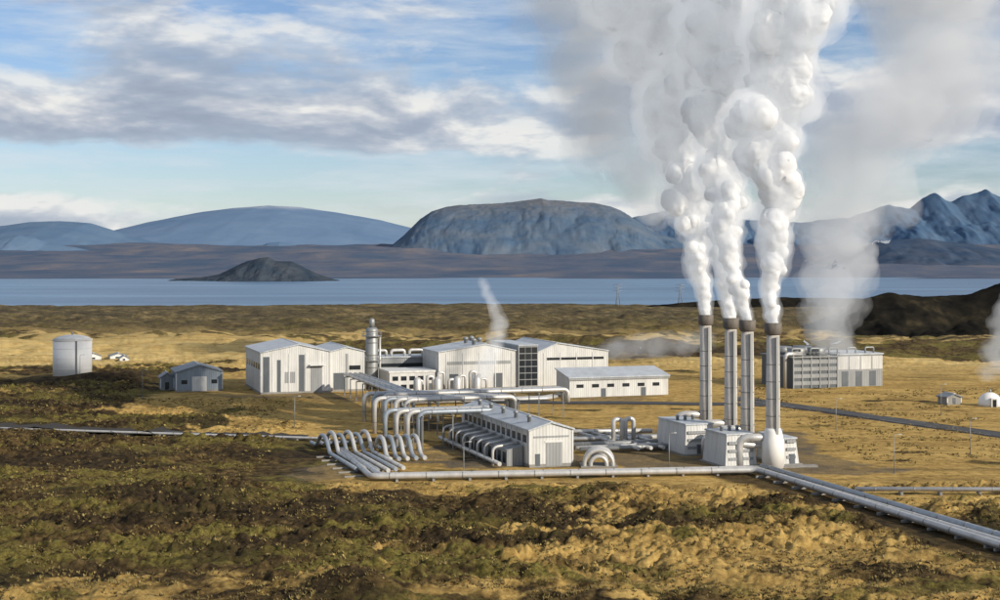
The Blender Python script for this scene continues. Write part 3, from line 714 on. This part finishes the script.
for i,p in enumerate((p1,p2,p3,p4)):
    e=Ob('steam_plume').e
    a=plume('core',p,S,.28,20+i,1.15,grow=-.06); a.parent=e
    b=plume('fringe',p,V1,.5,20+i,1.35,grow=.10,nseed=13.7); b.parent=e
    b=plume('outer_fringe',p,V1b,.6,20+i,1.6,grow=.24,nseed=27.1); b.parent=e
def soft(name,p,mat,vox,seed,disp,scale):
    e=Ob(name).e
    for j,(g,nm) in enumerate(((-.22,'inner_veil'),(-.05,'middle_veil'),(.14,'outer_veil'))):
        a=plume(nm,p,mat,vox,seed,disp,grow=g,scale=scale,nseed=j*5.3); a.parent=e
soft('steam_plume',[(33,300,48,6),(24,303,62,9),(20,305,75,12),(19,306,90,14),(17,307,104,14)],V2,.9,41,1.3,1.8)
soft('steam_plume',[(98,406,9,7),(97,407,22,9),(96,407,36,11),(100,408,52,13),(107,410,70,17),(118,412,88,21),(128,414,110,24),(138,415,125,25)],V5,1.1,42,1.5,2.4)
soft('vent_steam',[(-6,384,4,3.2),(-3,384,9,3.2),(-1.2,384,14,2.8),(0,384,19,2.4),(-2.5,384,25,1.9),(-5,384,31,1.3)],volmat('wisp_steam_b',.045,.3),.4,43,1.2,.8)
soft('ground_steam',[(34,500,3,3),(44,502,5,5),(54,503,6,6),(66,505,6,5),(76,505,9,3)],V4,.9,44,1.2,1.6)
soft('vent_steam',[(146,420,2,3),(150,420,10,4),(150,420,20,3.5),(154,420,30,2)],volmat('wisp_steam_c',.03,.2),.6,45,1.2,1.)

# ------------------------------------------------------------ world
wd=bpy.data.worlds.new('World'); scene.world=wd; wd.use_nodes=True; nt=wd.node_tree; nt.nodes.clear()
out=nd(nt,'ShaderNodeOutputWorld')
SE=math.radians(24); AZ=math.radians(128)
sky=nd(nt,'ShaderNodeTexSky'); sky.sky_type='NISHITA'; sky.sun_disc=False; sky.sun_elevation=SE; sky.sun_rotation=AZ; sky.altitude=150; sky.air_density=1.0; sky.dust_density=.4; sky.ozone_density=2.0
bg=nd(nt,'ShaderNodeBackground',inp={'Strength':.105})
tc=nd(nt,'ShaderNodeTexCoord'); sp=nd(nt,'ShaderNodeSeparateXYZ'); lk(nt,tc.outputs['Generated'],sp.inputs[0])
az=mth(nt,'ARCTAN2',sp.outputs[0],sp.outputs[1]); el=mth(nt,'ARCSINE',sp.outputs[2])
def cl(sx,sy,oz,sc,det,ro,de=0):
    cb=nd(nt,'ShaderNodeCombineXYZ'); lk(nt,mth(nt,'MULTIPLY',az,sx),cb.inputs[0]); lk(nt,mth(nt,'MULTIPLY',mth(nt,'ADD',el,de),sy),cb.inputs[1]); cb.inputs[2].default_value=oz
    return noise(nt,cb.outputs[0],sc,det,ro,.15).outputs[0]
c1=cl(1,3.0,3.2,6.5,10,.56); c1u=cl(1,3.0,3.2,6.5,5,.56,.012)
c2=cl(1,6,9.1,9,8,.6)
band=ramp(nt,[(.0,.20),(.12,.44),(.2,.42),(.27,.20),(.37,.20),(.45,.56),(.56,.62),(.66,.46),(.76,.30),(.93,.40)],mth(nt,'DIVIDE',el,.2)).outputs[0]
dens=mth(nt,'ADD',c1,mth(nt,'MULTIPLY',mth(nt,'SUBTRACT',band,.36),.62))
mask=ramp(nt,[(.47,0.),(.57,.8),(.7,1.)],dens).outputs[0]
densu=mth(nt,'SUBTRACT',c1,c1u)
shade=mth(nt,'ADD',mth(nt,'MULTIPLY',densu,3.0),mth(nt,'SUBTRACT',1.15,dens))
ccol=ramp(nt,[(.25,(.33,.39,.49)),(.45,(.39,.45,.55)),(.62,(.54,.58,.65)),(.82,(.84,.84,.82))],shade).outputs[0]
wisp=ramp(nt,[(.42,0.),(.72,.7)],c2).outputs[0]
skyt=mixc(nt,1.,sky.outputs[0],(.86,.90,1.06),'MULTIPLY')
lk(nt,skyt,bg.inputs[0])
bw=nd(nt,'ShaderNodeBackground',inp={'Color':(.70,.76,.81,1),'Strength':1.}); m1=nd(nt,'ShaderNodeMixShader'); lk(nt,wisp,m1.inputs[0]); lk(nt,bg.outputs[0],m1.inputs[1]); lk(nt,bw.outputs[0],m1.inputs[2])
bc=nd(nt,'ShaderNodeBackground'); lk(nt,ccol,bc.inputs[0]); m2=nd(nt,'ShaderNodeMixShader'); lk(nt,mask,m2.inputs[0]); lk(nt,m1.outputs[0],m2.inputs[1]); lk(nt,bc.outputs[0],m2.inputs[2])
lk(nt,m2.outputs[0],out.inputs[0])

sun=bpy.data.lights.new('sun','SUN'); sun.energy=5.0; sun.angle=math.radians(.5); sun.color=(1,.91,.77)
so=bpy.data.objects.new('sun',sun); COL.objects.link(so)
d=Vector((math.sin(AZ)*math.cos(SE),math.cos(AZ)*math.cos(SE),math.sin(SE)))
so.rotation_euler=d.to_track_quat('Z','Y').to_euler(); so.location=(100,-100,200)

cam=bpy.data.cameras.new('camera'); cam.lens=50.4; cam.sensor_width=36; cam.clip_start=1; cam.clip_end=80000; cam.shift_y=-.038
co=bpy.data.objects.new('camera',cam); COL.objects.link(co); co.location=(0,0,36); co.rotation_euler=(math.radians(90),0,0)
scene.camera=co
scene.view_settings.view_transform='Standard'; scene.view_settings.look='None'; scene.view_settings.exposure=0
